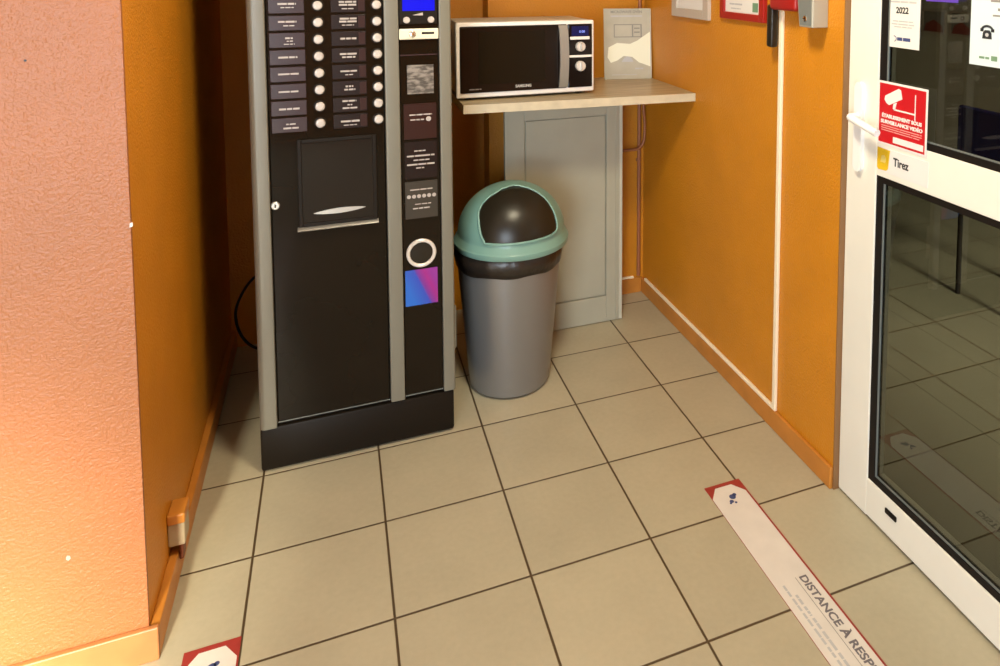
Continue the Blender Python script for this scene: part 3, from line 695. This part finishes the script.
for q in ((0.046, 0.176, 0.246, 0.250), (0.046, 0.176, 0.190, 0.194), (0.046, 0.050, 0.190, 0.250), (0.130, 0.136, 0.190, 0.250), (0.170, 0.176, 0.190, 0.250), (0.140, 0.166, 0.228, 0.234), (0.140, 0.166, 0.210, 0.216)):
    merge(b, lf_box(*q, 0.0056, 0.0061))
mesh('oven_drawing', b, M['ink_grey'], cv)
text('lettering', 'MICROWAVE OVEN', 0.017, a0 + LX * 0.105 + LU * 0.306 + LN * 0.0060, LX, LU, M['ink_grey'], cv, bold=0.0005, width=0.145)
mesh('printed_lines', strokes(B(), a0 + LN * 0.0058, LX, LU, [(0.032, 0.178, 0.287, 0.007), (0.142, 0.180, 0.047, 0.007), (0.035, 0.150, 0.020, 0.003)]), M['ink_pale'], cv)

# ------------------------------------------------------------------ bin
BX, BY, BXL = 0.819, -0.080, 0.829
bn = empty('trash_bin', (BX, BY, 0), 'silver grey swing top bin with a mint green lid beside the machine', 'bin')
body = B()
lathe(body, [(0.138, 0.004), (0.147, 0.012), (0.153, 0.06), (0.188, 0.46), (0.193, 0.535), (0.189, 0.535), (0.150, 0.06), (0.14, 0.02)], BX, BY, 72)
mesh('bin_body', body, M['bin_grey'], bn, smooth=True)
def wavy(r, h, a):
    return r + 0.0016 * math.sin(7 * a) + 0.001 * math.sin(17 * a + 1)
bag = B(); n_ = 96; r0 = []; r1 = []; r2 = []
for i in range(n_):
    a = 2 * PI * i / n_
    zl = 0.467 + 0.002 * math.sin(3 * a + 0.5) + 0.0025 * math.sin(8 * a)
    def pt(r, z): return (BX + r * math.cos(a), BY + r * math.sin(a), z)
    rw = 0.0016 * math.sin(11 * a) + 0.0012 * math.sin(23 * a + 1)
    r0.append(bag.verts.new(pt(0.1925 + rw * .5, zl))); r1.append(bag.verts.new(pt(0.1985 + rw, 0.505))); r2.append(bag.verts.new(pt(0.1975, 0.548)))
for A, C in ((r0, r1), (r1, r2)):
    for i in range(n_): bag.faces.new((A[i], A[(i + 1) % n_], C[(i + 1) % n_], C[i]))
bgo = mesh('bin_liner', bag, M['bag'], bn, smooth=True, label='black bag edge folded over the rim')
sm = bgo.modifiers.new('thickness', 'SOLIDIFY'); sm.thickness = 0.001
DZ, DR, DH = 0.578, 0.197, 0.180
def dome_r(z):
    t = (z - DZ) / DH
    return DR * max(0.0, 1 - max(0, t) ** 2.05) ** 0.52
prof = [(0.202, 0.536), (0.208, 0.536), (0.2115, 0.542), (0.2115, 0.556), (0.2065, 0.562), (0.2035, 0.572), (0.1980, DZ)]
prof += [(dome_r(DZ + DH * i / 26), DZ + DH * i / 26) for i in range(1, 26)] + [(0.012, DZ + DH * 0.9985), (0.0005, DZ + DH)]
mesh('lid', lathe(B(), prof, BXL, BY, 96), M['mint'], bn, smooth=True)
# swing flap: outline in front view laid onto the dome
# (angle round the dome from straight ahead, height)
out = [(-0.70, 0.5935), (-0.38, 0.594), (-0.06, 0.5955), (0.26, 0.597), (0.58, 0.598), (0.735, 0.605), (0.79, 0.622), (0.83, 0.658), (0.86, 0.690), (0.87, 0.712), (0.83, 0.730), (0.72, 0.744), (0.40, 0.7525), (0.0, 0.7545), (-0.35, 0.7535), (-0.78, 0.748), (-1.00, 0.730), (-1.06, 0.708), (-1.03, 0.688), (-0.90, 0.656), (-0.79, 0.618)]
def dense(o, n=5):
    r = []
    for i in range(len(o)):
        a, c = o[i], o[(i + 1) % len(o)]
        r += [(a[0] + (c[0] - a[0]) * k / n, a[1] + (c[1] - a[1]) * k / n) for k in range(n)]
    return r
out = dense(out)
def on_dome(a, z, off):
    R = dome_r(z) + off
    return Vector((BXL + R * math.sin(a), BY - R * math.cos(a), z + off * max(0, (z - DZ) / DH)))
fb = B(); C0 = (-0.08, 0.668); rings = []
for j in range(1, 13):
    s = j / 12
    rings.append([fb.verts.new(on_dome(C0[0] + (x - C0[0]) * s, C0[1] + (z - C0[1]) * s, 0.0035)) for x, z in out])
cv_ = fb.verts.new(on_dome(*C0, 0.0035))
for i in range(len(out)): fb.faces.new((cv_, rings[0][i], rings[0][(i + 1) % len(out)]))
for A, C in zip(rings, rings[1:]):
    for i in range(len(out)): fb.faces.new((A[i], A[(i + 1) % len(out)], C[(i + 1) % len(out)], C[i]))
fl = mesh('swing_flap', fb, M['black_flap'], bn, smooth=True, label='black swing flap')
sm = fl.modifiers.new('thickness', 'SOLIDIFY'); sm.thickness = 0.003; sm.offset = -1
mesh('flap_rim', tube(B(), [on_dome(x, z, 0.002) for x, z in out], 0.0052, 10, closed=True), M['mint'], bn, smooth=True)

# ------------------------------------------------------------------ pipes in the corner
pp = empty('heating_pipe', (1.565, 0.418, 0), 'thin orange painted pipe running up the back corner', 'pipe')
mesh('pipe', tube(B(), [(1.556, 0.424, 0.086), (1.556, 0.424, 1.0165)], 0.009), M['orange_pipe'], pp, smooth=True)
mesh('upper_pipe', tube(B(), [(1.556, 0.424, 1.0505), (1.556, 0.424, H - 0.001)], 0.009), M['orange_pipe'], pp, smooth=True)
mesh('branch_pipe', tube(B(), smooth_path([(1.25, 0.412, 0.705), (1.48, 0.406, 0.705), (1.535, 0.402, 0.707), (1.562, 0.402, 0.725), (1.574, 0.402, 0.765), (1.575, 0.402, 0.83), (1.569, 0.402, 0.90), (1.567, 0.402, 1.0165)], 6), 0.007), M['orange_pipe'], pp, smooth=True)
mesh('pipe_clip', bx(1.545, 1.567, 0.422, 0.4395, 0.640, 0.655, bev=0.003), M['orange_pipe'], pp)

# ------------------------------------------------------------------ cable trunking
tk = empty('cable_trunking', (XR, -0.2, 0.068), 'ivory cable trunking along the right baseboard and up beside the alarm', 'cable trunking')
mesh('baseboard_run', bx(XR - 0.012, XR - 0.0005, -0.727, 0.395, 0.0685, 0.0805, bev=0.0025), M['trunk'], tk)
mesh('back_run', bx(1.10, XR - 0.050, 0.4285, 0.4395, 0.0725, 0.0825, bev=0.0025), M['trunk'], tk)
mesh('vertical_run', bx(XR - 0.012, XR - 0.0005, -0.727, -0.7085, 0.081, 1.4185, bev=0.0025), M['trunk'], tk)

# ------------------------------------------------------------------ things on the right wall
def framed(name, y0, y1, z0, z1, wd, mat, label, lines, icon=False):
    n = empty(name, (XR, (y0 + y1) / 2, z0), label, 'notice')
    f = B()
    box(f, XR - 0.016, XR - 0.0005, y1, y1 + wd, z0, z1, bev=0.002); box(f, XR - 0.016, XR - 0.0005, y0 - wd, y0, z0, z1, bev=0.002)
    box(f, XR - 0.016, XR - 0.0005, y1 + wd, y0 - wd, z0, z0 + wd * .8, bev=0.002); box(f, XR - 0.016, XR - 0.0005, y1 + wd, y0 - wd, z1 - wd * .8, z1, bev=0.002)
    mesh('frame', f, mat, n)
    mesh('sheet', bx(XR - 0.008, XR - 0.0006, y1 + wd, y0 - wd, z0 + wd * .8, z1 - wd * .8), M['paper'], n)
    mesh('printed_lines', strokes(B(), (XR - 0.0082, y0 - wd, z0 + wd * .8), XN, XU, lines), M['ink_pale'], n)
    return n
framed('framed_notice', 0.105, -0.225, 1.354, 1.75, 0.045, M['grey_frame'], 'grey framed paper notice on the right wall nearest the back corner', [(0.03, 0.2, 0.05 + 0.02 * k, 0.006) for k in range(4, 14)])
n = framed('framed_notice', -0.318, -0.622, 1.372, 1.77, 0.032, M['red'], 'red framed paper notice on the right wall beside the alarm', [(0.03, 0.19, 0.05 + 0.02 * k, 0.006) for k in range(1, 15)] + [(0.03, 0.12, 0.030, 0.006), (0.04, 0.11, 0.014, 0.004)])
mesh('green_symbol', bx(XR - 0.0088, XR - 0.0075, -0.575, -0.540, 1.405, 1.437), M['ink_green'], n)
al = empty('alarm_box', (XR, -0.75, 1.43), 'red alarm box with a black pull handle hanging above the trunking', 'alarm')
mesh('housing', bx(1.535, XR - 0.0005, -0.850, -0.706, 1.424, 1.62, bev=0.012, seg=3), M['red'], al, smooth=True)
t = B(); box(t, 1.540, 1.570, -0.716, -0.684, 1.30, 1.44, bev=0.009, seg=3)
hk = mesh('pull_handle', t, M['black_flap'], al, smooth=True)
mesh('grip_edge', bx(1.547, 1.563, -0.684, -0.680, 1.315, 1.437, bev=0.001), M['red'], hk)
mesh('cable_gland', bx(1.566, XR - 0.0005, -0.730, -0.706, 1.4195, 1.432, bev=0.003), M['trunk'], al)
kb = empty('grey_control_box', (XR, -0.92, 1.38), 'grey metal box with a screw on the right wall beside the door', 'box')
t = B(); prism(t, [(-0.885, 1.382), (-0.952, 1.382), (-0.952, 1.60), (-0.855, 1.60)], 'x', 1.529, XR - 0.0005)
bmesh.ops.bevel(t, geom=t.edges[:], offset=0.002, segments=1, affect='EDGES')
mesh('case', t, M['grey_metal'], kb)
mesh('face_plate', prism(B(), [(-0.890, 1.388), (-0.946, 1.388), (-0.946, 1.595), (-0.862, 1.595)], 'x', 1.5275, 1.5292), M['grey_dark'], kb)
sc = mesh('screw', lathe(B(), [(0.009, 0), (0.009, -0.002), (0.006, -0.004)], -0.917, 1.408, 20, axis='x', base=1.5277), M['chrome'], kb, smooth=True)
mesh('screw_slot', bx(1.5228, 1.5245, -0.9235, -0.9105, 1.4068, 1.4092), M['gasket'], sc)

# ------------------------------------------------------------------ outlet on the left wall
ol = empty('wall_outlet', (XL, -0.61, 0.09), 'cream outlet box with an orange painted top low on the left wall', 'outlet')
mesh('housing', bx(XL + 0.0005, XL + 0.038, -0.690, -0.632, 0.098, 0.158, bev=0.004), M['cream_plastic'], ol)
mesh('top_cap', bx(XL + 0.0005, XL + 0.040, -0.695, -0.628, 0.158, 0.184, bev=0.004), M['orange_base'], ol, label='orange painted cap')
mesh('cable_entry', bx(XL + 0.0205, XL + 0.031, -0.676, -0.640, 0.050, 0.100, bev=0.004), pbr('red_brown_cable', (0.16, 0.04, 0.015), 0.5), ol)

# ------------------------------------------------------------------ floor tapes
def tape(x0, x1, ytop, yend, label, wl, wr, textual):
    o = empty('distance_tape', ((x0 + x1) / 2, ytop, 0), label, 'floor tape', None)
    mesh('backing', bx(x0, x1, yend, ytop, 0.0003, 0.0009), M['red_tape'], o)
    xa, xb = x0 + wl, x1 - wr; xm = (xa + xb) / 2
    q = [(xa, yend), (xb, yend), (xb, ytop - 0.052), (xm + 0.027, ytop - 0.014), (xm - 0.027, ytop - 0.014), (xa, ytop - 0.052)]
    wh = mesh('band', prism(B(), q, 'z', 0.0009, 0.0013), M['white_tape'], o, label='white printed band')
    b = B()   # little emblem: a spot with smaller dots
    for du, dv, r in ((0.006, 0.0, 0.010), (0.018, 0.006, 0.006), (-0.008, -0.016, 0.0065), (0.004, -0.024, 0.004), (-0.016, -0.022, 0.0035)):
        lathe(b, [(r, 0), (r, 0.0003)], xm + du * 0.8, ytop - 0.062 + dv, 12, base=0.0013)
    mesh('emblem', b, M['ink_blue'], wh)
    if textual:
        text('lettering', 'DISTANCE À RESPECTER', 0.029, (xb - 0.028, ytop - 0.375, 0.0015), (0, -1, 0), (1, 0, 0), M['ink_tape'], wh, align='LEFT', bold=0.0008, depth=0.0002, width=0.362)
        mesh('underline', bx(xb - 0.0475, xb - 0.046, ytop - 0.737, ytop - 0.375, 0.0013, 0.0016), M['ink_grey'], wh)
        lines = [(0.42 + 0.0, 0.86, 0.036, 0.007), (0.385, 0.84, 0.022, 0.006)]
        b = B()
        for x_, x2_, v, h_ in lines:
            s = x_
            while s < x2_:
                wd = random.uniform(0.018, 0.055); strokes(b, (xa, ytop, 0.0014), (0, -1, 0), (1, 0, 0), [(s, s + wd, v, h_)], 0.0003); s += wd + 0.007
        mesh('printed_lines', b, M['ink_pale'], wh)
    return o
tape(1.226, 1.344, -0.884, -2.6, 'white floor tape with red edges and distance lettering beside the door', 0.001, 0.006, True)
tape(-0.117, -0.001, -0.916, -2.6, 'white and red floor tape end at the near left corner', 0.004, 0.004, True)

# ------------------------------------------------------------------ ceiling lamp above the picture
cl = empty('ceiling_light', (0.70, -1.32, H), 'square ceiling light panel in front of the vending machine', 'lamp')
f = B()
for q in ((0.50, 0.52, -1.52, -1.12), (0.88, 0.90, -1.52, -1.12), (0.52, 0.88, -1.52, -1.50), (0.52, 0.88, -1.14, -1.12)): box(f, *q, H - 0.02, H - 0.0005, bev=0.002)
mesh('frame', f, M['white_upvc'], cl)
mesh('diffuser', bx(0.52, 0.88, -1.50, -1.14, H - 0.011, H - 0.004), M['lamp_glow'], cl)

bpy.context.view_layer.update()
